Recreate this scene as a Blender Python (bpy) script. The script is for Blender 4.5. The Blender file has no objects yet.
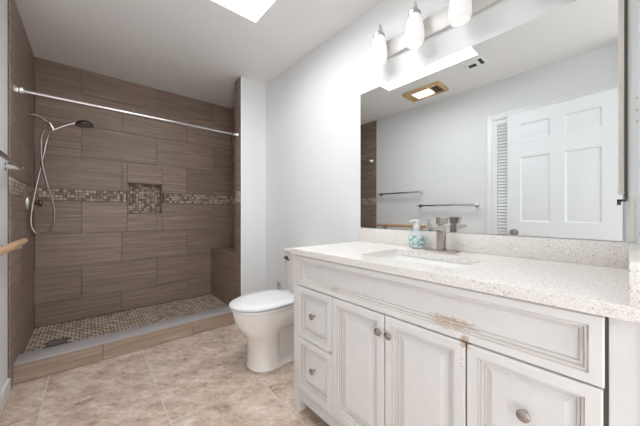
import bpy, bmesh, math, random
from mathutils import Vector, Matrix
R = math.radians
S = bpy.context.scene
COL = S.collection
random.seed(4)

# ---------------------------------------------------------------- camera
H = 2.44                                    # ceiling height
cam = bpy.data.objects.new('camera', bpy.data.cameras.new('camera'))
COL.objects.link(cam)
cam.location = (0, 0, 1.08)
cam.rotation_euler = (R(90), 0, -R(40.88))
cam.data.sensor_width = 36
cam.data.lens = 268 / 640 * 36
cam.data.clip_start = 0.02
S.camera = cam

# ---------------------------------------------------------------- world: even white fill added through the unseen open end
w = bpy.data.worlds.new('world'); S.world = w; w.use_nodes = True
w.node_tree.nodes['Background'].inputs[0].default_value = (0.985, 0.99, 1.0, 1)
w.node_tree.nodes['Background'].inputs[1].default_value = 2.0
S.view_settings.view_transform = 'Standard'
S.view_settings.look = 'None'
S.view_settings.gamma = 1
S.view_settings.use_curve_mapping = False
S.view_settings.exposure = 0.17
SKY_STRENGTH = 11.0
SHADE_STRENGTH = .25
FAN_STRENGTH = 1.2
S.cycles.use_denoising = True
S.cycles.max_bounces = 10
S.cycles.diffuse_bounces = 6
S.cycles.sample_clamp_indirect = 6

# ---------------------------------------------------------------- materials
def mat(name, col=(.8, .8, .8), rough=.5, metal=0., spec=.5, emit=None, estr=0., trans=0., coat=0.):
    m = bpy.data.materials.new(name); m.use_nodes = True
    b = m.node_tree.nodes['Principled BSDF']
    b.inputs['Base Color'].default_value = (*col, 1)
    b.inputs['Roughness'].default_value = rough
    b.inputs['Metallic'].default_value = metal
    b.inputs['Specular IOR Level'].default_value = spec
    b.inputs['Transmission Weight'].default_value = trans
    b.inputs['Coat Weight'].default_value = coat
    if emit:
        b.inputs['Emission Color'].default_value = (*emit, 1)
        b.inputs['Emission Strength'].default_value = estr
    return m
class NT:
    """small helper for node graphs"""
    def __init__(s, m):
        s.m = m; s.t = m.node_tree; s.b = s.t.nodes['Principled BSDF']
    def n(s, typ, **kw):
        x = s.t.nodes.new(typ)
        for k, v in kw.items(): setattr(x, k, v)
        return x
    def l(s, a, b): s.t.links.new(a, b)
    def setin(s, node, key, v):
        if hasattr(v, 'is_linked') or hasattr(v, 'links'): s.l(v, node.inputs[key])
        else: node.inputs[key].default_value = v
    def math(s, op, a, b=0., clamp=False):
        x = s.n('ShaderNodeMath', operation=op, use_clamp=clamp); s.setin(x, 0, a); s.setin(x, 1, b); return x.outputs[0]
    def vmath(s, op, a, b):
        x = s.n('ShaderNodeVectorMath', operation=op); s.setin(x, 0, a); s.setin(x, 1, b); return x.outputs[0]
    def mix(s, f, a, b, blend='MIX'):
        x = s.n('ShaderNodeMix', data_type='RGBA', blend_type=blend)
        s.setin(x, 0, f); s.setin(x, 6, a); s.setin(x, 7, b); return x.outputs[2]
    def noise(s, vec, scale, detail=3., rough=.5):
        x = s.n('ShaderNodeTexNoise'); s.l(vec, x.inputs['Vector'])
        x.inputs['Scale'].default_value = scale; x.inputs['Detail'].default_value = detail; x.inputs['Roughness'].default_value = rough
        return x.outputs[0]
    def ramp(s, f, stops):
        x = s.n('ShaderNodeValToRGB'); e = x.color_ramp.elements
        while len(e) < len(stops): e.new(.5)
        for i, (p, c) in enumerate(stops):
            e[i].position = p; e[i].color = (*c, 1) if len(c) == 3 else c
        s.l(f, x.inputs[0]); return x.outputs[0]
    def pos(s): return s.n('ShaderNodeNewGeometry').outputs['Position']
    def bump(s, h, strength, dist=.01):
        x = s.n('ShaderNodeBump'); s.l(h, x.inputs['Height']); x.inputs['Strength'].default_value = strength
        x.inputs['Distance'].default_value = dist; s.l(x.outputs[0], s.b.inputs['Normal'])
    def base(s, c): s.l(c, s.b.inputs['Base Color'])

def paint(name, col, rough=.55, tex=.06):
    m = mat(name, col, rough, spec=.35); t = NT(m)
    n = t.noise(t.pos(), 90., 2.)
    t.bump(n, tex, .004)
    n2 = t.noise(t.pos(), 2.5, 2.)
    t.base(t.mix(n2, tuple(c * .975 for c in col) + (1,), tuple(min(1, c * 1.02) for c in col) + (1,)))
    return m
M = {}
M['wall'] = paint('wall_paint', (.80, .81, .815))
M['ceil'] = paint('ceiling_paint', (.88, .865, .85), .7, .12)
M['trim'] = paint('trim_paint', (.86, .865, .87), .35, .01)
M['doorwhite'] = paint('door_paint', (.84, .855, .875), .35, .01)
M['chrome'] = mat('polished_chrome', (.78, .77, .76), .12, 1.)
M['nickel'] = mat('brushed_nickel', (.48, .43, .385), .3, 1.)
M['pewter'] = mat('dark_pewter', (.47, .445, .43), .2, 1.)
M['bronze'] = mat('oil_rubbed_bronze', (.26, .17, .12), .25, 1.)
M['darkmetal'] = mat('dark_gunmetal', (.12, .115, .11), .3, 1.)
M['porcelain'] = mat('toilet_china', (.85, .82, .775), .12, spec=.5, coat=.3)
M['basinchina'] = mat('basin_china', (.88, .88, .87), .12, spec=.5, coat=.3)
M['seatplastic'] = mat('seat_plastic', (.86, .86, .86), .2)
M['hose'] = mat('steel_hose', (.36, .33, .305), .3, 1.)
M['warmsteel'] = mat('warm_steel', (.58, .545, .51), .22, 1.)
M['rodsteel'] = mat('rod_steel', (.56, .545, .53), .2, 1.)
M['nozzle'] = mat('spray_rubber', (.16, .15, .145), .5)
M['groovetone'] = mat('groove_tan_grey', (.56, .51, .465), .5)  # darker tan-grey for the narrow groove faces of the fronts
M['barmetal'] = mat('brushed_bar', (.66, .64, .61), .5, .35)
M['patch'] = mat('torn_wallboard', (.74, .73, .66), .9)
M['gluemark'] = mat('old_glue', (.64, .60, .50), .9)
M['dark'] = mat('dark_void', (.012, .010, .009), .8)
M['grout'] = mat('brown_grout', (.085, .062, .05), .9)
M['floorgrout'] = mat('pale_grout', (.70, .645, .59), .85)
M['mosgrout'] = mat('mosaic_grout', (.10, .075, .058), .9)
M['mirror'] = mat('mirror_silver', (.77, .785, .78), .004, 1.)
M['gapdark'] = mat('gap_shade_dark', (.10, .08, .06), .6)  # dark brown painted in where gaps lie in shade
M['beige'] = mat('beige_channel', (.70, .655, .60), .45)
M['plastic'] = mat('white_plastic', (.85, .85, .85), .3)
M['plate'] = mat('outlet_plate', (.58, .57, .55), .4)
M['slot'] = mat('outlet_slot', (.24, .235, .225), .5)
M['capstone'] = mat('curb_cap_stone', (.43, .405, .41), .35)
M['shade'] = mat('frosted_shade', (.80, .80, .79), .3, emit=(1, .985, .955), estr=SHADE_STRENGTH)
M['lens'] = mat('light_lens', (.95, .95, .95), .3, emit=(1, .97, .92), estr=FAN_STRENGTH)
M['skypane'] = mat('daylit_skylight_pane', (.95, .95, .95), .4, emit=(.93, .97, 1.0), estr=SKY_STRENGTH)
M['satin'] = mat('satin_silver', (.56, .545, .52), .3, 1.)
M['ventdark'] = mat('vent_dark', (.05, .045, .042), .7)

# brown stone look tile with streaks along the tile
def tile_mat():
    m = mat('brown_streaked_tile', (.2, .15, .12), .38, spec=.4); t = NT(m)
    a = t.n('ShaderNodeAttribute', attribute_name='Col')
    sep = t.n('ShaderNodeSeparateColor'); t.l(a.outputs['Color'], sep.inputs[0])
    off = t.n('ShaderNodeCombineXYZ')
    t.l(t.math('MULTIPLY', sep.outputs[1], 9.), off.inputs[0]); t.l(t.math('MULTIPLY', sep.outputs[2], 9.), off.inputs[1])
    t.l(t.math('MULTIPLY', sep.outputs[1], 7.), off.inputs[2])
    p = t.vmath('ADD', t.pos(), off.outputs[0])
    s1 = t.noise(t.vmath('MULTIPLY', p, (2.4, 2.4, 48.)), 1., 4., .6)
    s2 = t.noise(t.vmath('MULTIPLY', p, (5., 5., 150.)), 1., 3., .6)
    s = t.math('ADD', t.math('MULTIPLY', s1, .7), t.math('MULTIPLY', s2, .3))
    c = t.ramp(s, [(.30, (.195, .141, .107)), (.47, (.262, .193, .150)), (.56, (.300, .223, .176)), (.74, (.46, .37, .305))])
    k = t.math('ADD', t.math('MULTIPLY', sep.outputs[0], .18), .91)
    kk = t.n('ShaderNodeCombineXYZ')
    for i in range(3): t.l(k, kk.inputs[i])
    t.base(t.mix(1., c, kk.outputs[0], 'MULTIPLY'))
    t.bump(s2, .05, .003)
    return m
M['tile'] = tile_mat()
def mosaic_mat(name):
    m = mat(name, (.3, .25, .2), .35, spec=.4); t = NT(m)
    a = t.n('ShaderNodeAttribute', attribute_name='Col')
    n = t.noise(t.pos(), 120., 2.)
    t.base(t.mix(1., a.outputs['Color'], t.ramp(n, [(.3, (.8, .8, .8)), (.7, (1.15, 1.15, 1.15))]), 'MULTIPLY'))
    return m
M['mosaic'] = mosaic_mat('stone_mosaic')
def floor_mat():
    m = mat('mottled_floor_tile', (.4, .3, .25), .42, spec=.4); t = NT(m)
    a = t.n('ShaderNodeAttribute', attribute_name='Col')
    p = t.vmath('ADD', t.pos(), t.vmath('MULTIPLY', a.outputs['Color'], (6., 6., 6.)))
    # diagonal drift of the stone figure
    rot = t.n('ShaderNodeVectorRotate', rotation_type='Z_AXIS'); t.l(p, rot.inputs[0]); rot.inputs['Angle'].default_value = R(40)
    q = t.vmath('MULTIPLY', rot.outputs[0], (1.0, 1.5, 1.0))
    n1 = t.noise(q, 5.5, 6., .74)
    n2 = t.noise(q, 26., 4., .7)
    f = t.math('ADD', t.math('MULTIPLY', n1, .62), t.math('MULTIPLY', n2, .38))
    c = t.ramp(f, [(.36, (.28, .20, .155)), (.44, (.49, .37, .295)), (.52, (.63, .50, .41)), (.63, (.78, .69, .615))])
    t.base(c)
    t.bump(n2, .04, .003)
    return m
M['floortile'] = floor_mat()
def quartz_mat():
    m = mat('speckled_quartz', (.78, .76, .73), .22, spec=.45); t = NT(m)
    p = t.pos()
    v = t.n('ShaderNodeTexVoronoi'); t.l(p, v.inputs['Vector']); v.inputs['Scale'].default_value = 330.
    sepv = t.n('ShaderNodeSeparateColor'); t.l(v.outputs['Color'], sepv.inputs[0])
    c = t.ramp(sepv.outputs[0], [(.0, (.58, .53, .475)), (.08, (.68, .63, .58)), (.16, (.775, .735, .695)), (.60, (.83, .795, .76)), (1., (.88, .855, .825))])
    v2 = t.n('ShaderNodeTexVoronoi'); t.l(p, v2.inputs['Vector']); v2.inputs['Scale'].default_value = 150.
    s2 = t.n('ShaderNodeSeparateColor'); t.l(v2.outputs['Color'], s2.inputs[0])
    dot = t.math('MULTIPLY', t.math('LESS_THAN', v2.outputs['Distance'], .30), t.math('LESS_THAN', s2.outputs[1], .06))
    t.base(t.mix(dot, c, (.42, .385, .35, 1)))
    return m
M['quartz'] = quartz_mat()
def vanity_mat():
    m = mat('distressed_white_paint', (.78, .745, .715), .42, spec=.35); t = NT(m)
    p = t.pos()
    brush = t.noise(t.vmath('MULTIPLY', p, (20., 20., 20.)), 1., 2.)
    col = t.mix(brush, (.75, .735, .725, 1), (.82, .81, .805, 1))
    # worn spots, each with its own place on the cabinet face: y, z, ry, rz, amount
    spots = [(.365, .735, .095, .022, 1.1), (.322, .695, .020, .030, 1.1), (.905, .432, .022, .018, .9), (.89, .728, .05, .013, 1.0),
             (.33, .62, .012, .06, .55), (.12, .735, .05, .012, .5), (.60, .70, .16, .006, .55), (.62, .16, .1, .008, .5), (1.0, .43, .16, .006, .55)]
    sx = t.n('ShaderNodeSeparateXYZ'); t.l(p, sx.inputs[0])
    tot = None
    for y, z, ry, rz, a in spots:
        dy = t.math('POWER', t.math('ABSOLUTE', t.math('DIVIDE', t.math('SUBTRACT', sx.outputs[1], y), ry)), 2.)
        dz = t.math('POWER', t.math('ABSOLUTE', t.math('DIVIDE', t.math('SUBTRACT', sx.outputs[2], z), rz)), 2.)
        g = t.math('MULTIPLY', t.math('EXPONENT', t.math('MULTIPLY', t.math('ADD', dy, dz), -1.)), a)
        tot = g if tot is None else t.math('MAXIMUM', tot, g)
    chip = t.noise(t.vmath('MULTIPLY', p, (60., 45., 190.)), 1., 4., .65)
    k = t.math('ADD', t.math('MULTIPLY', tot, .42), chip)
    k = t.ramp(k, [(.76, (0, 0, 0)), (.86, (1, 1, 1))])
    k = t.math('MULTIPLY', k, .75)
    col = t.mix(k, col, (.47, .31, .20, 1))
    t.base(col)
    return m
M['vanity'] = vanity_mat()
def wood_mat(name, c0, c1, sc=(3., 60., 60.)):
    m = mat(name, c0, .4); t = NT(m)
    n = t.noise(t.vmath('MULTIPLY', t.pos(), sc), 1., 4.)
    t.base(t.ramp(n, [(.3, c0), (.7, c1)])); return m
M['railwood'] = wood_mat('varnished_wood', (.48, .27, .14), (.68, .45, .28), (60., 4., 60.))
M['fanwood'] = wood_mat('oak_frame', (.48, .31, .13), (.66, .47, .24), (60., 6., 60.))
def label_mat():
    m = mat('leafy_label', (.6, .8, .8), .3); t = NT(m)
    v = t.n('ShaderNodeTexVoronoi'); t.l(t.vmath('MULTIPLY', t.pos(), (1., 1., 1.)), v.inputs['Vector']); v.inputs['Scale'].default_value = 95.
    s = t.n('ShaderNodeSeparateColor'); t.l(v.outputs['Color'], s.inputs[0])
    t.base(t.ramp(s.outputs[0], [(0., (.07, .22, .24)), (.2, (.16, .40, .42)), (.38, (.70, .80, .80)), (.58, (.22, .34, .15)), (.72, (.74, .81, .80)), (1., (.20, .38, .50))]))
    return m
M['label'] = label_mat()
M['soap'] = mat('clear_soap_bottle', (.82, .88, .88), .12, spec=.5, trans=.25)

# ---------------------------------------------------------------- mesh helpers
def box(bm, x0, x1, y0, y1, z0, z1, bev=0., seg=2):
    vs = [bm.verts.new(p) for p in ((x0, y0, z0), (x1, y0, z0), (x1, y1, z0), (x0, y1, z0), (x0, y0, z1), (x1, y0, z1), (x1, y1, z1), (x0, y1, z1))]
    fs = [bm.faces.new([vs[i] for i in f]) for f in ((3, 2, 1, 0), (4, 5, 6, 7), (0, 1, 5, 4), (1, 2, 6, 5), (2, 3, 7, 6), (3, 0, 4, 7))]
    if bev > 0:
        es = list({e for f in fs for e in f.edges})
        bmesh.ops.bevel(bm, geom=es, offset=bev, segments=seg, affect='EDGES', profile=.5)
def loft(bm, rings, cap0=True, cap1=True, closed=True):
    vr = [[bm.verts.new(p) for p in r] for r in rings]
    n = len(vr[0])
    for a, b in zip(vr, vr[1:]):
        for i in range(n if closed else n - 1):
            j = (i + 1) % n
            bm.faces.new((a[i], a[j], b[j], b[i]))
    if cap0: bm.faces.new(list(reversed(vr[0])))
    if cap1: bm.faces.new(vr[-1])
    return vr
def frame_of(d):
    d = Vector(d).normalized()
    u = d.cross(Vector((0, 0, 1)))
    if u.length < 1e-3: u = Vector((1, 0, 0))
    u.normalize(); return u, d.cross(u).normalized() * -1 if False else (u, u.cross(d))[1]
def tube(bm, pts, r, n=12, caps=True):
    pts = [Vector(p) for p in pts]
    rs = r if isinstance(r, (list, tuple)) else [r] * len(pts)
    rings = []; u = None
    for i, p in enumerate(pts):
        d = (pts[min(i + 1, len(pts) - 1)] - pts[max(i - 1, 0)]).normalized()
        if u is None: u, _ = frame_of(d)
        u = (u - d * u.dot(d)).normalized(); v = d.cross(u)
        rings.append([p + (u * math.cos(a) + v * math.sin(a)) * rs[i] for a in (2 * math.pi * k / n for k in range(n))])
    loft(bm, rings, caps, caps)
def smooth_path(pts, sub=6):
    pts = [Vector(p) for p in pts]; out = []
    for i in range(len(pts) - 1):
        p0, p1, p2, p3 = pts[max(i - 1, 0)], pts[i], pts[i + 1], pts[min(i + 2, len(pts) - 1)]
        for k in range(sub):
            t = k / sub
            out.append(.5 * ((2 * p1) + (p2 - p0) * t + (2 * p0 - 5 * p1 + 4 * p2 - p3) * t * t + (3 * p1 - p0 - 3 * p2 + p3) * t ** 3))
    return out + [pts[-1]]
def lathe(bm, c, axis, prof, n=24, cap0=True, cap1=True):
    """prof: (distance along axis, radius)"""
    c = Vector(c); d = Vector(axis).normalized(); u, v = frame_of(d)
    rings = [[c + d * h + (u * math.cos(a) + v * math.sin(a)) * r for a in (2 * math.pi * k / n for k in range(n))] for h, r in prof]
    loft(bm, rings, cap0, cap1)
def rrect(a0, a1, b0, b1, r, k=5):
    out = []
    for ca, cb, s in ((a1 - r, b1 - r, 0), (a0 + r, b1 - r, 1), (a0 + r, b0 + r, 2), (a1 - r, b0 + r, 3)):
        for i in range(k + 1):
            t = math.pi / 2 * (s + i / k)
            out.append((ca + r * math.cos(t), cb + r * math.sin(t)))
    return out
def obj(name, bm, m, parent=None, ang=35., local=False):
    bmesh.ops.recalc_face_normals(bm, faces=bm.faces[:])
    if parent is not None and not local:
        root = parent
        while root.parent: root = root.parent
        bmesh.ops.translate(bm, verts=bm.verts[:], vec=-Vector(root.location))
    for f in bm.faces: f.smooth = True
    for e in bm.edges:
        if len(e.link_faces) == 2 and e.calc_face_angle(0) > R(ang): e.smooth = False
    me = bpy.data.meshes.new(name); bm.to_mesh(me); bm.free()
    for mm in (m if isinstance(m, (list, tuple)) else [m]): me.materials.append(mm)
    o = bpy.data.objects.new(name, me); COL.objects.link(o)
    if parent is not None: o.parent = parent
    return o
def tag(o, label, cat, group=None):
    o['label'] = label; o['category'] = cat
    if group: o['group'] = group
    return o
def thing(name, label, cat, loc, group=None):
    o = bpy.data.objects.new(name, None); COL.objects.link(o); o.location = loc; o.empty_display_size = .1
    return tag(o, label, cat, group)
def struct(name, bm, m, parent=None):
    o = obj(name, bm, m, parent)
    if parent is None: o['kind'] = 'structure'
    return o
def B(*a, **k):
    bm = bmesh.new(); box(bm, *a, **k); return bm
def tiles(rects, to3, th, name, m, parent, colf, inset=.0013):
    """thin slabs (u0,u1,v0,v1); to3(u,v,d) gives a point at d off the surface"""
    bm = bmesh.new(); lay = bm.loops.layers.float_color.new('Col')
    for (u0, u1, v0, v1) in rects:
        u0 += inset; u1 -= inset; v0 += inset; v1 -= inset
        if u1 - u0 < .004 or v1 - v0 < .004: continue
        e = min(.0012, (u1 - u0) * .2)
        c = colf(); 
        lo = [bm.verts.new(to3(u, v, 0)) for u, v in ((u0, v0), (u1, v0), (u1, v1), (u0, v1))]
        md = [bm.verts.new(to3(u, v, th - e)) for u, v in ((u0, v0), (u1, v0), (u1, v1), (u0, v1))]
        hi = [bm.verts.new(to3(u, v, th)) for u, v in ((u0 + e, v0 + e), (u1 - e, v0 + e), (u1 - e, v1 - e), (u0 + e, v1 - e))]
        fs = [bm.faces.new(hi)]
        for a, b in ((lo, md), (md, hi)):
            for i in range(4):
                fs.append(bm.faces.new((a[i], a[(i + 1) % 4], b[(i + 1) % 4], b[i])))
        for f in fs:
            for lp in f.loops: lp[lay] = (*c, 1)
    return obj(name, bm, m, parent, ang=20)
def tilecol(): return (random.random(), random.random(), random.random())
MOS = [(.45, .37, .29), (.40, .325, .25), (.34, .27, .21), (.22, .165, .125), (.19, .14, .108), (.27, .205, .16), (.50, .43, .35)]
def moscol():
    c = random.choice(MOS); k = random.uniform(1.0, 1.3); return tuple(x * k for x in c)

# ---------------------------------------------------------------- room dimensions
XL, XW = -.363, 1.424        # left and right walls
YB = 3.39                    # tiled back wall of the shower
YF = 2.53                    # front of curb and divider
YD = 2.675                   # back of divider
XD = 1.150                   # shower side of the divider and bench front
ZS = .08                     # shower floor
NX = (.305, .622, 1.073, 1.398)   # niche
Y0 = -.75                    # room carries on to here, cut short to let more fill light in
SK = (.305, .905, .85, 1.747)     # skylight opening

# ---------------------------------------------------------------- floor
def grid_rects(a0, a1, pa, ao, b0, b1, pb, bo):
    def cuts(lo, hi, p, o):
        k = math.ceil((lo - o) / p - 1e-6); c = [lo]
        while o + k * p < hi - 1e-6:
            if o + k * p > lo + 1e-6: c.append(o + k * p)
            k += 1
        return c + [hi]
    A = cuts(a0, a1, pa, ao); Bc = cuts(b0, b1, pb, bo)
    return [(u0, u1, v0, v1) for u0, u1 in zip(A, A[1:]) for v0, v1 in zip(Bc, Bc[1:])]
fl = struct('floor', B(XL - .12, XW + .12, Y0, YB + .12, -.1, -.003), M['floorgrout'])
tiles(grid_rects(XL - .1, XW + .1, .518, -.196, Y0, YF + .02, .512, 2.068), lambda u, v, d: (u, v, d - .003), .003, 'floor_tiles', M['floortile'], fl, tilecol, .0028)

# ---------------------------------------------------------------- ceiling with the skylight opening
bm = bmesh.new()
x0, x1, y0, y1 = SK
for a in ((XL - .12, x0, Y0, YB + .12), (x1, XW + .12, Y0, YB + .12), (x0, x1, Y0, y0), (x0, x1, y1, YB + .12)):
    box(bm, a[0], a[1], a[2], a[3], H, H + .1)
struct('ceiling', bm, M['ceil'])
bm = bmesh.new()
for a in ((x0 - .02, x0, y0 - .02, y1 + .02), (x1, x1 + .02, y0 - .02, y1 + .02), (x0, x1, y0 - .02, y0), (x0, x1, y1, y1 + .02)):
    box(bm, a[0], a[1], a[2], a[3], H + .10, H + .16)
win = struct('window_1', bm, M['trim'])
obj('skylight_pane', B(x0 - .02, x1 + .02, y0 - .02, y1 + .02, H + .13, H + .14), M['skypane'], win)

# ---------------------------------------------------------------- walls
wl = struct('wall_left', B(XL - .12, XL, Y0, YB + .12, 0, H), M['wall'])
wr = struct('wall_right', B(XW, XW + .12, -.18, YB + .12, 0, H), M['wall'])
struct('wall_hall', B(XW, XW + .12, Y0, -.18, 0, H), M['wall'])
bm = bmesh.new()
for a in ((XL, NX[0], 0, H), (NX[1], XW, 0, H), (NX[0], NX[1], 0, NX[2]), (NX[0], NX[1], NX[3], H)):
    box(bm, a[0], a[1], YB + .006, YB + .10, a[2], a[3])
box(bm, NX[0] - .02, NX[1] + .02, YB + .10, YB + .12, NX[2] - .02, NX[3] + .02)
wb = struct('wall_back', bm, M['grout'])
bm = bmesh.new(); box(bm, .855, XW, -.16, -.022, 0, H); box(bm, XL, -.235, -.16, -.03, 0, H)
struct('wall_near', bm, M['trim'])
wd = struct('wall_divider', B(XD + .008, XW, YF, YD - .006, 0, H), M['wall'])

# tile rows of the shower
ZR = [ZS, .282, .585, .888, 1.193]
ZU = [1.300, 1.603, 1.905, 2.205, H]
P = .6135
def brick_rows(u0, u1, oA, hole=None):
    rects = []
    rows = list(zip(ZR, ZR[1:])) + list(zip(ZU, ZU[1:]))
    par = [1, 0, 1, 0, 1, 0, 1, 0]
    for (z0, z1), pr in zip(rows, par):
        o = oA + (P / 2 if pr else 0)
        for r in grid_rects(u0, u1, P, o, z0, z1, 99, -50):
            if hole and r[0] < hole[1] and r[1] > hole[0] and r[2] < hole[3] and r[3] > hole[2]:
                a, b, c, d = r; h0, h1, g0, g1 = hole
                if a < h0: rects.append((a, h0, c, d))
                if b > h1: rects.append((h1, b, c, d))
                m0, m1 = max(a, h0), min(b, h1)
                if c < g0: rects.append((m0, m1, c, g0))
                if d > g1: rects.append((m0, m1, g1, d))
            else: rects.append(r)
    return rects
def mosaic_band(u0, u1, hole=None):
    p = .0262
    n = round((u1 - u0) / p); p = (u1 - u0) / n; out = []
    for i in range(n):
        for k in range(4):
            a = u0 + i * p; z = 1.1945 + k * .0262
            if hole and a + p > hole[0] and a < hole[1]: continue
            out.append((a, a + p, z, z + .0262))
    return out
tw = lambda u, v, d: (u, YB + .006 - d, v)
tiles(brick_rows(XL + .006, XW, -.045, NX), tw, .006, 'wall_tiles', M['tile'], wb, tilecol)
tiles(mosaic_band(XL + .006, XW, NX), tw, .006, 'mosaic_band', M['mosaic'], wb, moscol, .0016)
# niche: mosaic back and tiled reveals
n = 12; px = (NX[1] - NX[0] - .012) / n; pz = (NX[3] - NX[2] - .012) / n
tiles([(NX[0] + .006 + i * px, NX[0] + .006 + (i + 1) * px, NX[2] + .006 + k * pz, NX[2] + .006 + (k + 1) * pz) for i in range(n) for k in range(n)],
      lambda u, v, d: (u, YB + .10 - d, v), .005, 'niche_mosaic', M['mosaic'], wb, moscol, .0016)
bm = bmesh.new()
e = .008
for a in ((NX[0], NX[0] + e, NX[2], NX[3]), (NX[1] - e, NX[1], NX[2], NX[3]), (NX[0], NX[1], NX[2], NX[2] + e), (NX[0], NX[1], NX[3] - e, NX[3])):
    box(bm, a[0], a[1], YB - .003, YB + .0995, a[2], a[3], .001, 1)
obj('niche_lining', bm, M['tile'], wb)
# left shower wall
YT = 2.43
bk = struct('wall_shower_left', B(XL, XL + .004, YT, YB + .006, 0, H), M['grout'])
tl = lambda u, v, d: (XL + .004 + d, u, v)
tiles(brick_rows(YT, YB, 2.50) + [(YT, YB, 0, ZS)], tl, .006, 'wall_tiles', M['tile'], bk, tilecol)
tiles(mosaic_band(YT, YB), tl, .006, 'mosaic_band', M['mosaic'], bk, moscol, .0016)
# right end of the shower (behind the divider) and the back of the divider
bk = struct('wall_shower_right', B(XW - .004, XW, YD, YB + .006, 0, H), M['grout'])
tiles(brick_rows(YD, YB, 2.9), lambda u, v, d: (XW - .004 - d, u, v), .006, 'wall_tiles', M['tile'], bk, tilecol)
tiles(mosaic_band(YD, YB), lambda u, v, d: (XW - .004 - d, u, v), .006, 'mosaic_band', M['mosaic'], bk, moscol, .0016)
# tiled edge of the divider
te = lambda u, v, d: (XD + .008 - d, u, v)
tiles([(YF + .002, YD, z0, z1) for z0, z1 in list(zip(ZR, ZR[1:])) + list(zip(ZU, ZU[1:]))], te, .008, 'edge_tiles', M['tile'], wd, tilecol)
tiles(mosaic_band(YF + .002, YD), te, .008, 'mosaic_band', M['mosaic'], wd, moscol, .0016)
tiles([(XD, XW - .01, z0, z1) for z0, z1 in list(zip(ZR, ZR[1:])) + list(zip(ZU, ZU[1:]))], lambda u, v, d: (u, YD - .006 + d, v), .006, 'back_tiles', M['tile'], wd, tilecol)
obj('edge_strip', B(XD - .001, XD + .010, YF - .003, YF + .002, .135, H - .001), M['trim'], wd)

# shower floor
sf = struct('floor_shower', B(XL + .006, XD + .3 - .04, YD - .01, YB + .006, -.003, ZS - .004), M['mosgrout'])
bm_rects = []
pw, ph = .050, .040
k = 0; v = YD - .01
while v < YB:
    u = XL + .01 - (pw / 2 if k % 2 else 0)
    while u < XD + .01:
        r = (max(u, XL + .01), min(u + pw, XD + .02), v, min(v + ph, YB))
        if r[1] > r[0] and r[3] > r[2] and not (-.245 < (r[0] + r[1]) / 2 < -.115 and 2.84 < (r[2] + r[3]) / 2 < 2.97): bm_rects.append(r)
        u += pw
    v += ph; k += 1
FM = [(.62, .52, .43), (.54, .45, .365), (.49, .40, .32), (.44, .355, .285), (.36, .285, .225), (.58, .485, .40)]
tiles(bm_rects, lambda u, v, d: (u, v, ZS - .004 + d), .004, 'mosaic_tiles', M['mosaic'], sf, lambda: tuple(x * random.uniform(.85, 1.05) for x in random.choice(FM)), .0045)

# curb
cb = tag(obj('shower_curb', B(XL + .004, XD, YF, YD, 0, .120), M['grout']), 'brown tiled shower curb under the pale stone sill at the shower entrance', 'curb')
tiles([(XL + .006, .083, .002, .119), (.083, .083 + P, .002, .119), (.083 + P, XD, .002, .119)], lambda u, v, d: (u, YF - d, v), .006, 'curb_tile', M['tile'], cb, lambda: (2.6, random.random(), random.random()))
bm = bmesh.new()
for a, b in ((XL + .010, .083), (.0835, XD - .001)):
    box(bm, a, b, YF - .012, YD + .004, .120, .134, .002)
obj('curb_sill', bm, M['capstone'], cb)

# bench
bn = tag(obj('shower_bench', B(XD + .006, XW - .01, YD, YB, ZS, .632), M['grout']), 'brown tiled built-in bench at the right end of the shower', 'bench')
tiles([(YD - .0, 2.98, ZS, .345), (2.98, YB, ZS, .345), (YD, 3.2, .345, .632), (3.2, YB, .345, .632)], lambda u, v, d: (XD + .006 - d, u, v), .006, 'front_tiles', M['tile'], bn, tilecol)
obj('bench_top', B(XD - .004, XW - .01, YD + .001, YB - .001, .632, .648, .002), M['tile'], bn)

# baseboards
struct('baseboard_left', B(XL, XL + .013, 1.0, YT - .004, 0, .095, .003), M['trim'])
struct('baseboard_back', B(XD + .012, XW - .014, YF - .014, YF - .001, 0, .095, .003), M['trim'])
struct('baseboard_right', B(XW - .013, XW, 1.235, YF - .001, 0, .095, .003), M['trim'])

# ---------------------------------------------------------------- open six panel door and louvred door (seen in the mirror)
def panel_prof(bm, rect, to3, steps, cap=True):
    u0, u1, v0, v1 = rect
    rings = [[to3(u, v, d) for u, v in ((u0 + i, v0 + i), (u1 - i, v0 + i), (u1 - i, v1 - i), (u0 + i, v1 - i))] for i, d in steps]
    loft(bm, rings, False, cap)
DW, DH, DT = .752, 2.02, .034
bm = bmesh.new()
st, cen = .105, .10
pw2 = (DW - 2 * st - cen) / 2
cols = [(st, st + pw2), (st + pw2 + cen, DW - st)]
rws = [(.22, .86), (.985, 1.598), (1.75, 1.912)]
def d_to3(side): return (lambda u, v, d: (DT / 2 + d, u, v)) if side > 0 else (lambda u, v, d: (-DT / 2 - d, u, v))
us = [0, cols[0][0], cols[0][1], cols[1][0], cols[1][1], DW]; vs_ = [0] + [z for r in rws for z in r] + [DH]
for side in (1, -1):
    f3 = d_to3(side)
    for i in range(5):
        for k in range(len(vs_) - 1):
            r = (us[i], us[i + 1], vs_[k], vs_[k + 1])
            if i in (1, 3) and k in (1, 3, 5):
                panel_prof(bm, r, f3, [(0, 0), (.012, -.009), (.018, -.009), (.050, -.002)])
            else:
                bm.faces.new([bm.verts.new(f3(u, v, 0)) for u, v in ((r[0], r[2]), (r[1], r[2]), (r[1], r[3]), (r[0], r[3]))])
for a in (((0, 0), (DW, 0)), ((DW, 0), (DW, DH)), ((DW, DH), (0, DH)), ((0, DH), (0, 0))):
    bm.faces.new([bm.verts.new(p) for p in ((-DT / 2, *a[0]), (DT / 2, *a[0]), (DT / 2, *a[1]), (-DT / 2, *a[1]))])
bmesh.ops.remove_doubles(bm, verts=bm.verts[:], dist=.0002)
door = obj('door_1', bm, M['doorwhite']); door['kind'] = 'structure'
door.location = (-.226, .036, .012); door.rotation_euler = (0, 0, R(5.6))
bm = bmesh.new()
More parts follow.
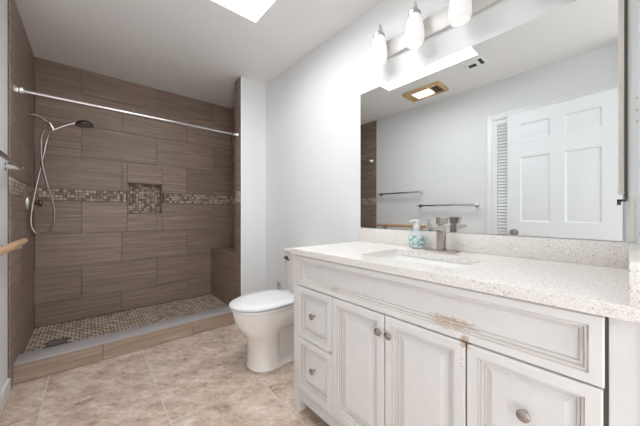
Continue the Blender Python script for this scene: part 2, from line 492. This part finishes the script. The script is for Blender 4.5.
lathe(bm, (DT / 2, DW - .062, .885), (1, 0, 0), [(0, .030), (.006, .030), (.010, .012), (.030, .012), (.036, .024), (.050, .029), (.060, .024), (.064, .0)], 20, True, False)
obj('door_knob', bm, M['nickel'], door, local=True)
bm = bmesh.new()
box(bm, XL, XL + .024, -.02, .05, .01, 2.03); box(bm, XL, XL + .024, .888, .935, .01, 2.03)
for z in (.01, .72, 1.99): box(bm, XL, XL + .024, .05, .888, z, z + (.06 if z < 1.9 else .04))
lv = struct('door_2', bm, M['trim'])
bm = bmesh.new()
z = .08
while z < 1.975:
    if not (.695 < z < .78):
        vs4 = [(XL + .006, z + .026), (XL + .011, z + .0275), (XL + .024, z + .002), (XL + .019, z + .0005)]
        loft(bm, [[(x, y, zz) for x, zz in vs4] for y in (.051, .887)])
    z += .0315
obj('louvre_slats', bm, M['trim'], lv)
bm = bmesh.new()
box(bm, XL, XL + .018, .938, .985, 0, 2.10, .003); box(bm, XL, XL + .018, -.02, .938, 2.036, 2.10, .003)
struct('trim_1', bm, M['trim'])

# ---------------------------------------------------------------- vanity
VX = .868; VY0, VY1 = .0, 1.222; VT = .858
van = thing('bathroom_vanity', 'distressed off-white vanity cabinet with raised panel doors beneath the speckled countertop', 'cabinet', (1.14, .61, 0))
bm = bmesh.new()
for a in ((VX + .004, VX + .018, VY0 - .018, VY1 - .001, .105, VT - .002), (XW - .018, XW - .003, VY0 - .018, VY1 - .001, .105, VT - .002), (VX + .018, XW - .018, VY0 - .018, VY0, .105, VT - .002),
          (VX + .018, XW - .018, VY1 - .017, VY1 - .001, .105, VT - .002), (VX + .018, XW - .018, VY0, VY1 - .017, .105, .121)):
    box(bm, *a)
obj('carcass', bm, M['vanity'], van)
for a, b in ((VY1 - .052, VY1), (VY0 - .020, VY0 + .030)):
    obj('corner_post', B(VX - .004, VX + .05, a, b, 0, VT, .003), M['vanity'], van)
for a, b in ((VY1 - .052, VY1), (VY0 - .020, VY0 + .030)):
    obj('leg', B(XW - .06, XW - .01, a, b, 0, .11, .003), M['vanity'], van)
bm = bmesh.new()
box(bm, VX - .001, VX + .02, VY0 + .03, VY1 - .052, .075, .147, .002)
box(bm, VX - .005, VX + .01, VY0 + .03, VY1 - .052, .075, .092, .002)
box(bm, VX - .006, VX + .01, VY0 + .03, VY1 - .052, .112, .120, .002)
obj('bottom_rail', bm, M['vanity'], van)
fx3 = lambda u, v, d: (VX - d * 1.5, u, v)
PROF = [(0, -.004), (0, .010), (.003, .013), (.030, .013), (.0325, .009), (.036, .0095), (.040, .009), (.042, .005), (.046, .005), (.048, .0005), (.056, .0005), (.078, .007), (.081, .007)]
PROFS = [(0, -.004), (0, .010), (.003, .013), (.024, .013), (.027, .009), (.031, .0095), (.034, .004), (.040, .0035), (.042, .0), (.048, .0)]
PROFD = [(0, -.004), (0, .010), (.003, .013), (.028, .013), (.0305, .009), (.034, .0095), (.037, .004), (.042, .004), (.044, .0005), (.048, .0005), (.064, .006), (.067, .006)]
def front(name, rect, prof):
    bm = bmesh.new(); panel_prof(bm, rect, fx3, prof)
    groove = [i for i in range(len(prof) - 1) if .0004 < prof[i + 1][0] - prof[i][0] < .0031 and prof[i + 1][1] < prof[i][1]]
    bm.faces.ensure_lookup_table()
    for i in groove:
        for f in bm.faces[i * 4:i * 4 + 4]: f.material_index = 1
    return obj(name, bm, [M['vanity'], M['groovetone']], van, ang=20)
def knob(parent, y, z):
    bm = bmesh.new()
    lathe(bm, (VX - .0086, y, z), (-1, 0, 0), [(0, .007), (.003, .007), (.006, .005), (.012, .005), (.016, .012), (.020, .0155), (.025, .0150), (.028, .010), (.0295, 0)], 20, True, False)
    o = obj('knob', bm, M['pewter'], parent)
G = .0022
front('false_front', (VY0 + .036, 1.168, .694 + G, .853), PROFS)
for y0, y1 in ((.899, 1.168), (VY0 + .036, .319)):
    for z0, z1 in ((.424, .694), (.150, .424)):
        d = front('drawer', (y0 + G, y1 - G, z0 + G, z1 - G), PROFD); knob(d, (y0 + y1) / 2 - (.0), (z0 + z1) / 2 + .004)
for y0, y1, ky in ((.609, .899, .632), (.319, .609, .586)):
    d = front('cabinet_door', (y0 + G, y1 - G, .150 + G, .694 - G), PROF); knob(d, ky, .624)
bm = bmesh.new(); box(bm, VX + .0012, VX + .003, VY0 + .0305, 1.169, .147, .858); obj('gap_shadow_board', bm, M['gapdark'], van)

# countertop with sink cut-out
CT0, CT1 = .858, .888; CXF = .838; CY0, CY1 = -.021, 1.213
SX = (.955, 1.245, .385, .825)
inner = rrect(SX[0], SX[1], SX[2], SX[3], .035)
corner = [(XW, CY1), (CXF, CY1), (CXF, CY0), (XW, CY0)]
def ring_slab(bm, inner, corner, z0, z1, bev=.002):
    n = len(inner); k = n // 4
    tops = []
    for z, flip in ((z1, False), (z0, True)):
        iv = [bm.verts.new((x, y, z)) for x, y in inner]; ov = [bm.verts.new((x, y, z)) for x, y in corner]
        for i in range(n):
            j = (i + 1) % n; a, b = ov[i // k], ov[j // k]
            bm.faces.new([iv[i], iv[j], b] + ([a] if a is not b else []))
        tops.append((iv, ov))
    (ti, to), (bi, bo) = tops
    for i in range(n): bm.faces.new((ti[i], ti[(i + 1) % n], bi[(i + 1) % n], bi[i]))
    for i in range(4): bm.faces.new((to[i], to[(i + 1) % 4], bo[(i + 1) % 4], bo[i]))
bm = bmesh.new(); ring_slab(bm, inner, corner, CT0, CT1)
bmesh.ops.recalc_face_normals(bm, faces=bm.faces[:])
es = [e for e in bm.edges if len(e.link_faces) == 2 and all(abs(v.co.z - CT1) < 1e-5 for v in e.verts) and e.calc_face_angle(0) > 1]
bmesh.ops.bevel(bm, geom=es, offset=.0025, segments=2, affect='EDGES')
ct = tag(obj('countertop', bm, M['quartz']), 'pale speckled quartz countertop on the distressed vanity, with the sink cut into it', 'countertop')
tag(obj('backsplash', B(XW - .022, XW - .0005, CY0 + .0225, CY1, CT1, .978, .002), M['quartz']), 'low quartz backsplash strip along the wall under the mirror', 'backsplash')
tag(obj('side_splash', B(CXF + .006, XW - .0005, CY0, CY0 + .022, CT1, .978, .002), M['quartz']), 'short quartz side splash at the right end of the countertop', 'side splash')

# undermount sink
bm = bmesh.new()
rings = []
for ins, z, r in ((-.020, CT0 - .014, .05), (-.020, CT0 - .0005, .05), (-.004, CT0 - .0005, .038), (.004, CT0 - .02, .04), (.016, CT0 - .10, .045), (.04, CT0 - .128, .05), (.10, CT0 - .136, .04), (.11, CT0 - .137, .03)):
    rings.append([(x, y, z) for x, y in rrect(SX[0] + ins, SX[1] - ins, SX[2] + ins, SX[3] - ins, r)])
loft(bm, rings, False, True)
sk = tag(obj('sink', bm, M['basinchina'], ang=50), 'white rectangular undermount sink set into the quartz countertop', 'sink')
bm = bmesh.new(); lathe(bm, ((SX[0] + SX[1]) / 2, (SX[2] + SX[3]) / 2, CT0 - .1365), (0, 0, 1), [(0, .030), (.003, .030), (.004, .024), (.002, .022), (.006, .018), (.008, 0)], 24, True, False)
obj('drain', bm, M['nickel'], sk)

# faucet
FXc, FY = 1.340, .618
fa = thing('faucet', 'square brushed nickel single handle faucet behind the sink', 'faucet', (FXc, FY, CT1))
obj('base_plate', B(FXc - .026, FXc + .026, FY - .078, FY + .078, CT1, CT1 + .006, .002), M['nickel'], fa)
obj('body', B(FXc - .0175, FXc + .0175, FY - .0175, FY + .0175, CT1 + .006, CT1 + .130, .002), M['nickel'], fa)
bm = bmesh.new()
loft(bm, [[(x, FY + s * .0165, z) for s, z in ((-1, z0), (1, z0), (1, z1), (-1, z1))] for x, z0, z1 in ((FXc - .015, CT1 + .100, CT1 + .1295), (FXc - .06, CT1 + .110, CT1 + .1295), (FXc - .120, CT1 + .114, CT1 + .1265))])
sp = obj('spout', bm, M['nickel'], fa)
bm = bmesh.new(); lathe(bm, (FXc - .104, FY, CT1 + .114), (0, 0, -1), [(0, .009), (.006, .009), (.006, .007)], 16); obj('aerator', bm, M['darkmetal'], sp)
bm = bmesh.new()
lathe(bm, (FXc, FY, CT1 + .1305), (0, 0, 1), [(0, .013), (.007, .013)], 20)
loft(bm, [[(x, y, z) for x, y in rrect(FXc - .019, FXc + .019, FY - .024 - g, FY + .019, .003, 2)] for z, g in ((CT1 + .137, 0.), (CT1 + .158, .004), (CT1 + .168, .010), (CT1 + .170, .009))])
obj('handle', bm, M['nickel'], fa)

# soap dispenser
sc = Vector((1.350, .758, CT1))
so = thing('soap_dispenser', 'clear pump soap bottle with leafy teal print beside the faucet', 'soap bottle', tuple(sc))
def ell(bm, prof, ry=1.0, rx=.8, n=28):
    loft(bm, [[(sc.x + math.cos(a) * r * rx, sc.y + math.sin(a) * r * ry, sc.z + h) for a in (2 * math.pi * k / n for k in range(n))] for h, r in prof])
bm = bmesh.new(); ell(bm, [(0, .026), (.003, .032), (.014, .038), (.032, .0415), (.052, .040), (.072, .033), (.088, .023), (.100, .0155), (.110, .014), (.112, .013)])
bo = obj('bottle', bm, M['soap'], so, ang=50)
bm = bmesh.new(); ell(bm, [(.012, .0374), (.015, .0388), (.032, .0419), (.052, .0404), (.068, .0349), (.070, .034)]); obj('label', bm, M['label'], bo, ang=50)
bm = bmesh.new(); lathe(bm, sc + Vector((0, 0, .108)), (0, 0, 1), [(0, .0165), (.016, .0165), (.019, .012), (.024, .007), (.040, .006)], 20); pu = obj('pump_collar', bm, M['plastic'], so)
bm = bmesh.new(); box(bm, sc.x - .008, sc.x + .008, sc.y - .016, sc.y + .016, sc.z + .146, sc.z + .155, .003)
tube(bm, [(sc.x, sc.y, sc.z + .151), (sc.x - .020, sc.y + .006, sc.z + .152), (sc.x - .038, sc.y + .012, sc.z + .147), (sc.x - .042, sc.y + .013, sc.z + .141)], [.006, .0055, .0045, .004], 10)
obj('pump_head', bm, M['plastic'], so)

# ---------------------------------------------------------------- mirror
MY0, MY1, MZ0, MZ1 = .0075, 1.213, .980, 1.895
mi = thing('wall_mirror', 'large frameless mirror on the wall above the vanity backsplash', 'mirror', (XW, .61, MZ0))
obj('mirror_glass', B(XW - .006, XW - .0005, MY0 + .004, MY1, MZ0, MZ1, .0008, 1), M['mirror'], mi)
obj('gap_shade_strip', B(XW - .0062, XW - .0004, MY0 - .0035, MY0 + .0045, 1.128, MZ1 + .06), M['gapdark'], mi)  # dark strip stands for the shaded gap beside the mirror
obj('edge_channel', B(XW - .010, XW - .0055, MY0 + .005, MY0 + .019, 1.145, MZ1 + .06, .001), M['beige'], mi)
bm = bmesh.new(); box(bm, XW - .012, XW - .001, MY0 - .001, MY0 + .022, 1.120, 1.128, .001); box(bm, XW - .012, XW - .006, MY0 + .012, MY0 + .022, 1.108, 1.128, .001)
obj('clip', bm, M['darkmetal'], mi)
# torn wallboard beside the mirror
bm = bmesh.new()
zz = [.980, .992, 1.01, 1.03, 1.05, 1.075, 1.095, 1.115, 1.128, 1.138]
random.seed(9)
yl = [-.0125 + random.uniform(-.0015, .0015) for _ in zz]; yr = [.0015 + random.uniform(-.0015, .0012) for _ in zz]
loft(bm, [[(XW - .0005, a, z), (XW - .0005, b, z), (XW - .003, b - .0006, z), (XW - .003, a + .0006, z)] for a, b, z in zip(yl, yr, zz)])
pt = tag(obj('wallboard_patch', bm, M['patch']), 'narrow torn wallboard patch on the wall right of the mirror, above the backsplash', 'wall patch')
for z in (1.395, 1.432, 1.475):
    obj('glue_mark', B(XW - .0015, XW - .0005, -.020, -.0135, z - .004, z + .004, .0004, 1), M['gluemark'], pt)

# ---------------------------------------------------------------- vanity light
vl = thing('vanity_light', 'nickel wall light bar with white frosted glass shades above the mirror', 'wall light', (XW, .632, 2.09))
bm = bmesh.new(); box(bm, XW - .022, XW, .262, 1.002, 2.045, 2.150, .004); obj('back_plate', bm, M['barmetal'], vl)
for y in (.999, .764, .529, .294):
    X = 1.340; ZO = .032
    bm = bmesh.new()
    tube(bm, smooth_path([(XW - .020, y, 2.10), (XW - .045, y, 2.125), (XW - .050, y, 2.185), (X + .018, y, 2.222), (X + .004, y, 2.222), (X, y, 2.195), (X, y, 2.165)], 5), .006, 10)
    ar = obj('arm', bm, M['barmetal'], vl)
    bm = bmesh.new(); lathe(bm, (X, y, 2.117 + ZO), (0, 0, 1), [(0, .0335), (.004, .0345), (.014, .0345), (.019, .030), (.024, .016), (.034, .012), (.042, .008)], 24); obj('shade_holder', bm, M['satin'], ar)
    bm = bmesh.new()
    prof = [(2.118, .029), (2.108, .034), (2.085, .040), (2.055, .046), (2.020, .050), (1.990, .050), (1.972, .0465), (1.963, .043), (1.962, .040), (1.975, .042), (2.000, .045)]
    loft(bm, [[(X + r * math.cos(a), y + r * math.sin(a), z + ZO) for a in (2 * math.pi * k / 28 for k in range(28))] for z, r in prof], True, False)
    obj('lamp_shade', bm, M['shade'], ar, ang=50)

# ---------------------------------------------------------------- ceiling fittings seen in the mirror
fn = thing('exhaust_fan_light', 'wood framed ceiling exhaust fan with a square light lens', 'ceiling fan light', (-.005, 1.50, H))
bm = bmesh.new(); a = (-.125, .115, 1.285, 1.705); t_ = .028
for q in ((a[0], a[0] + t_, a[2], a[3]), (a[1] - t_, a[1], a[2], a[3]), (a[0] + t_, a[1] - t_, a[2], a[2] + t_), (a[0] + t_, a[1] - t_, a[3] - t_, a[3])):
    box(bm, *q, H - .032, H, .003)
obj('frame', bm, M['fanwood'], fn)
obj('backing', B(a[0] + t_, a[1] - t_, a[2] + t_, a[3] - t_, H - .008, H), M['fanwood'], fn)
obj('light_lens', B(-.088, .078, 1.425, 1.615, H - .030, H - .008, .006), M['lens'], fn)
bm = bmesh.new()
for i in range(6): box(bm, -.09, .08, 1.325 + i * .014, 1.332 + i * .014, H - .022, H - .008, .001, 1)
obj('grille', bm, M['bronze'], fn)
vt = thing('ceiling_vent', 'white ceiling air register with dark louvred openings near the skylight', 'vent', (.19, .92, H))
bm = bmesh.new(); a = (.105, .270, .835, 1.015)
box(bm, a[0], a[1], a[2], a[3], H - .006, H, .002); obj('plate', bm, M['trim'], vt)
obj('opening', B(.135, .185, .915, .975, H - .009, H - .006), M['ventdark'], vt)
obj('opening', B(.135, .240, .852, .880, H - .009, H - .006), M['ventdark'], vt)
bm = bmesh.new()
for i in range(3): box(bm, .20, .250, .918 + i * .020, .926 + i * .020, H - .011, H - .006, .001, 1)
for i in range(3): box(bm, .140, .246, .982 + i * .009, .987 + i * .009, H - .011, H - .006, .001, 1)
obj('louvre', bm, M['trim'], vt)

# ---------------------------------------------------------------- left wall: towel bars and wooden rail
def towel_bar(label, y0, y1, z):
    t = thing('towel_bar', label, 'towel bar', (XL, (y0 + y1) / 2, z), 'chrome towel bars on the left wall')
    xb = XL + .068
    obj('bar', B(xb - .007, xb + .007, y0 + .004, y1 - .004, z - .010, z + .010, .0025), M['rodsteel'], t)
    for y in (y0, y1):
        bm = bmesh.new()
        lathe(bm, (XL + .0005, y, z), (1, 0, 0), [(0, .024), (.006, .024), (.010, .013), (.045, .0115), (.056, .014), (.074, .014), (.078, .010)], 18)
        obj('bracket', bm, M['chrome'], t)
towel_bar('upper chrome towel bar on the left wall, next to the shower tile', 1.72, 2.335, 1.345)
towel_bar('lower chrome towel bar seen in the mirror, next to the louvred closet door', 1.085, 1.735, 1.170)
rl = thing('grab_rail', 'varnished wooden rail on the left wall below the chrome towel bars', 'rail', (XL, 2.0, .91))
bm = bmesh.new(); tube(bm, [(XL + .075, 1.62, .912), (XL + .075, 1.625, .912), (XL + .075, 2.355, .912), (XL + .075, 2.36, .912)], [.014, .018, .018, .014], 16); obj('rail', bm, M['railwood'], rl)
for y in (1.72, 2.27):
    bm = bmesh.new(); lathe(bm, (XL + .0005, y, .880), (1, 0, 0), [(0, .022), (.005, .022), (.008, .008), (.06, .008)], 14)
    tube(bm, [(XL + .055, y, .880), (XL + .072, y, .882), (XL + .075, y, .895)], .007, 10); obj('bracket', bm, M['satin'], rl)

# ---------------------------------------------------------------- shower fittings
cr = thing('curtain_rod', 'chrome shower curtain rod spanning the shower opening', 'rod', (XL, 2.585, 1.858))
zl, zr = 1.853, 1.868
bm = bmesh.new(); tube(bm, [(XL + .03, 2.52, zl), (XD - .02, 2.60, zr)], .0125, 16); obj('rod', bm, M['rodsteel'], cr)
for x, d, z, yy in ((XL + .010, 1, zl, 2.518), (XD, -1, zr, 2.60)):
    bm = bmesh.new(); s = 1 if d > 0 else .7
    lathe(bm, (x, yy, z), (d, 0, 0), [(0, .036 * s), (.006, .037 * s), (.012, .030 * s), (.024, .024 * s), (.030, .027 * s), (.040, .025 * s), (.050, .016)], 20); obj('flange', bm, M['chrome'], cr)
YS = 3.08
sh = thing('hand_shower', 'chrome hand shower on its wall arm with looping hose in the tiled shower', 'shower', (XL + .01, YS, 1.87))
bm = bmesh.new(); lathe(bm, (XL + .010, YS, 1.855), (1, 0, 0), [(0, .026), (.005, .026), (.012, .014), (.02, .010)], 18); obj('wall_flange', bm, M['chrome'], sh)
def pz(px, py, y=YS):           # where a photographed detail sits on the plane of the shower fittings
    a = (px - 320) / 268; c, s = math.cos(R(40.88)), math.sin(R(40.88))
    t = y / (c - a * s); return (t * (s + a * c), y, 1.08 + (213 - py) / 268 * t)
arm = smooth_path([(XL + .015, YS, 1.855), pz(33, 114.5), pz(40, 117), pz(46, 121.5), pz(50, 124)], 5)
bm = bmesh.new(); tube(bm, arm, .0115, 12); obj('shower_arm', bm, M['warmsteel'], sh)
bm = bmesh.new(); tube(bm, [pz(49, 122.5), pz(51, 126), pz(53.4, 130)], [.015, .016, .014], 14); obj('holder', bm, M['warmsteel'], sh)
bm = bmesh.new(); tube(bm, smooth_path([pz(52, 130.5), pz(60, 127.5), pz(68, 124.8), pz(76, 123)], 4), [.010 + .0003 * i for i in range(13)], 12)
hd = obj('handle', bm, M['warmsteel'], sh)
hc = Vector(pz(84.5, 124.2)); ax = Vector((.10, -.12, -1)).normalized()
bm = bmesh.new(); lathe(bm, hc - ax * .012, ax, [(-.014, .02), (-.008, .042), (.008, .060), (.018, .063), (.025, .060)], 28); he = obj('spray_head', bm, M['darkmetal'], sh)
bm = bmesh.new(); lathe(bm, hc + ax * .011, ax, [(0, .052), (.004, .050)], 24); obj('spray_face', bm, M['nozzle'], he)
path = [(50, 127.5), (45.5, 128.5), (42, 134), (41, 143), (41.8, 162), (46, 181), (51.5, 198), (54.4, 213.5), (51.8, 227.5), (43.8, 234.5), (35.6, 233), (31.2, 224.5), (31.6, 212), (35.6, 189.6), (41.2, 165.7), (46, 144), (48.5, 135), (52, 131)]
pts = []
for i, (a, b) in enumerate(path):
    x, y, z = pz(a, b, YS - .10 * math.sin(math.pi * i / (len(path) - 1))); pts.append((x, y, z))
bm = bmesh.new(); tube(bm, smooth_path(pts, 6), .0080, 10); obj('hose', bm, M['hose'], sh)
va = thing('shower_valve', 'round chrome shower valve plate with bronze knob on the left tiled wall', 'valve', (XL + .01, 3.06, 1.155))
bm = bmesh.new(); lathe(bm, (XL + .010, 3.06, 1.158), (1, 0, 0), [(0, .078), (.006, .078), (.018, .070), (.028, .052), (.033, .03)], 28); obj('escutcheon', bm, M['satin'], va)
bm = bmesh.new(); lathe(bm, (XL + .024, 3.06, 1.158), (1, 0, 0), [(0, .022), (.02, .018), (.026, .010), (.036, .010), (.040, .022), (.052, .027), (.064, .022), (.068, 0)], 20, True, False); obj('knob', bm, M['bronze'], va)
dr = thing('shower_drain', 'dark square drain grate in the shower mosaic floor', 'drain', (-.18, 2.905, ZS))
obj('frame', B(-.238, -.122, 2.848, 2.962, ZS - .004, ZS + .001, .001, 1), M['ventdark'], dr)
bm = bmesh.new()
for i in range(7): box(bm, -.232, -.128, 2.855 + i * .0145, 2.862 + i * .0145, ZS + .001, ZS + .003, .0008, 1)
obj('grate', bm, M['pewter'], dr)

# ---------------------------------------------------------------- toilet
TY = 1.722
to = thing('toilet', 'white two-piece elongated toilet between the vanity and the shower', 'toilet', (1.1, TY, 0))
NS = 28
def ring(z, xf, xb, hw, shape=None):
    """closed outline, front tip at xf, back at xb"""
    out = []
    for k in range(NS + 1):
        u = k / NS
        s = (1 - math.cos(math.pi * u)) / 2
        wd_ = (shape or egg)(s) * hw
        out.append((xf + (xb - xf) * s, wd_))
    up = [(x, TY + w, z) for x, w in out]; dn = [(x, TY - w, z) for x, w in reversed(out[1:-1])]
    return up + dn
def egg(s):     # elongated bowl: rounded front, squarer back
    return min(1, math.sqrt(max(0, 1 - ((max(0, .52 - s)) / .52) ** 2.1))) * (1 if s < .6 else math.sqrt(max(0.0, 1 - ((s - .6) / .4) ** 3.2)))
def col(nar):   # pedestal: full front column, narrower trapway behind it
    def f(s):
        base = math.sqrt(max(0, 1 - ((max(0, .28 - s)) / .28) ** 2.4))
        t = min(1, max(0, (s - .34) / .12)); t = t * t * (3 - 2 * t)
        g = base * (1 - t * (1 - nar))
        return g * (1 if s < .9 else math.sqrt(max(0.0, 1 - ((s - .9) / .1) ** 2.5)))
    return f
rings = [ring(0, .838, 1.30, .126, col(.93)), ring(.010, .832, 1.305, .130, col(.93)), ring(.022, .834, 1.30, .127, col(.80)), ring(.034, .838, 1.30, .122, col(.60)),
         ring(.10, .842, 1.30, .117, col(.56)), ring(.18, .838, 1.30, .117, col(.58)), ring(.235, .820, 1.31, .130, col(.66)), ring(.275, .787, 1.32, .150, col(.84)),
         ring(.31, .762, 1.33, .167), ring(.345, .745, 1.33, .177), ring(.385, .736, 1.33, .181), ring(.412, .732, 1.33, .182), ring(.418, .736, 1.325, .178)]
bm = bmesh.new(); loft(bm, rings); obj('bowl', bm, M['porcelain'], to, ang=60)
bm = bmesh.new(); loft(bm, [ring(.4215, .730, 1.19, .180), ring(.424, .724, 1.195, .186), ring(.437, .724, 1.195, .186), ring(.4395, .734, 1.19, .178)]); obj('seat', bm, M['seatplastic'], to, ang=50)
bm = bmesh.new(); loft(bm, [ring(.4455, .728, 1.20, .181), ring(.448, .713, 1.205, .190), ring(.459, .713, 1.205, .190), ring(.466, .728, 1.195, .178), ring(.469, .80, 1.13, .12)]); obj('lid', bm, M['seatplastic'], to, ang=50)
for s in (-1, 1):
    obj('hinge', B(1.195, 1.225, TY + s * .075 - .018, TY + s * .075 + .018, .4185, .462, .005), M['seatplastic'], to)
def rr3(x0, x1, hw, z, r): return [(x, y, z) for x, y in rrect(x0, x1, TY - hw, TY + hw, r)]
bm = bmesh.new(); loft(bm, [rr3(1.262, 1.405, .170, .418, .03), rr3(1.256, 1.408, .172, .46, .032), rr3(1.246, 1.410, .180, .60, .03), rr3(1.244, 1.411, .182, .758, .03)]); obj('tank', bm, M['porcelain'], to, ang=40)
bm = bmesh.new(); loft(bm, [rr3(1.240, 1.413, .186, .758, .03), rr3(1.232, 1.416, .192, .764, .032), rr3(1.232, 1.416, .192, .782, .032), rr3(1.240, 1.413, .186, .788, .03)]); obj('tank_lid', bm, M['porcelain'], to, ang=40)
bm = bmesh.new(); lathe(bm, (1.245, TY + .135, .712), (-1, 0, 0), [(0, .016), (.006, .016), (.010, .008), (.022, .008)], 16)
tube(bm, [(1.226, TY + .142, .713), (1.220, TY + .12, .711), (1.220, TY + .075, .704)], [.009, .007, .008], 10); obj('flush_lever', bm, M['darkmetal'], to)
for s in (-1, 1):
    bm = bmesh.new(); lathe(bm, (1.13, TY + s * .100, .020), (0, 0, 1), [(0, .014), (.010, .013), (.018, .007), (.019, 0)], 14, True, False); obj('bolt_cap', bm, M['seatplastic'], to)

# ---------------------------------------------------------------- wall outlet beyond the toilet
ol = thing('wall_outlet', 'grey duplex outlet plate low on the wall behind the toilet', 'outlet', (XW, 2.26, .351))
obj('plate', B(XW - .006, XW, 2.225, 2.298, .293, .409, .002), M['plate'], ol)
for z in (.327, .375):
    obj('socket', B(XW - .008, XW - .006, 2.247, 2.276, z - .015, z + .015, .0008, 1), M['slot'], ol)
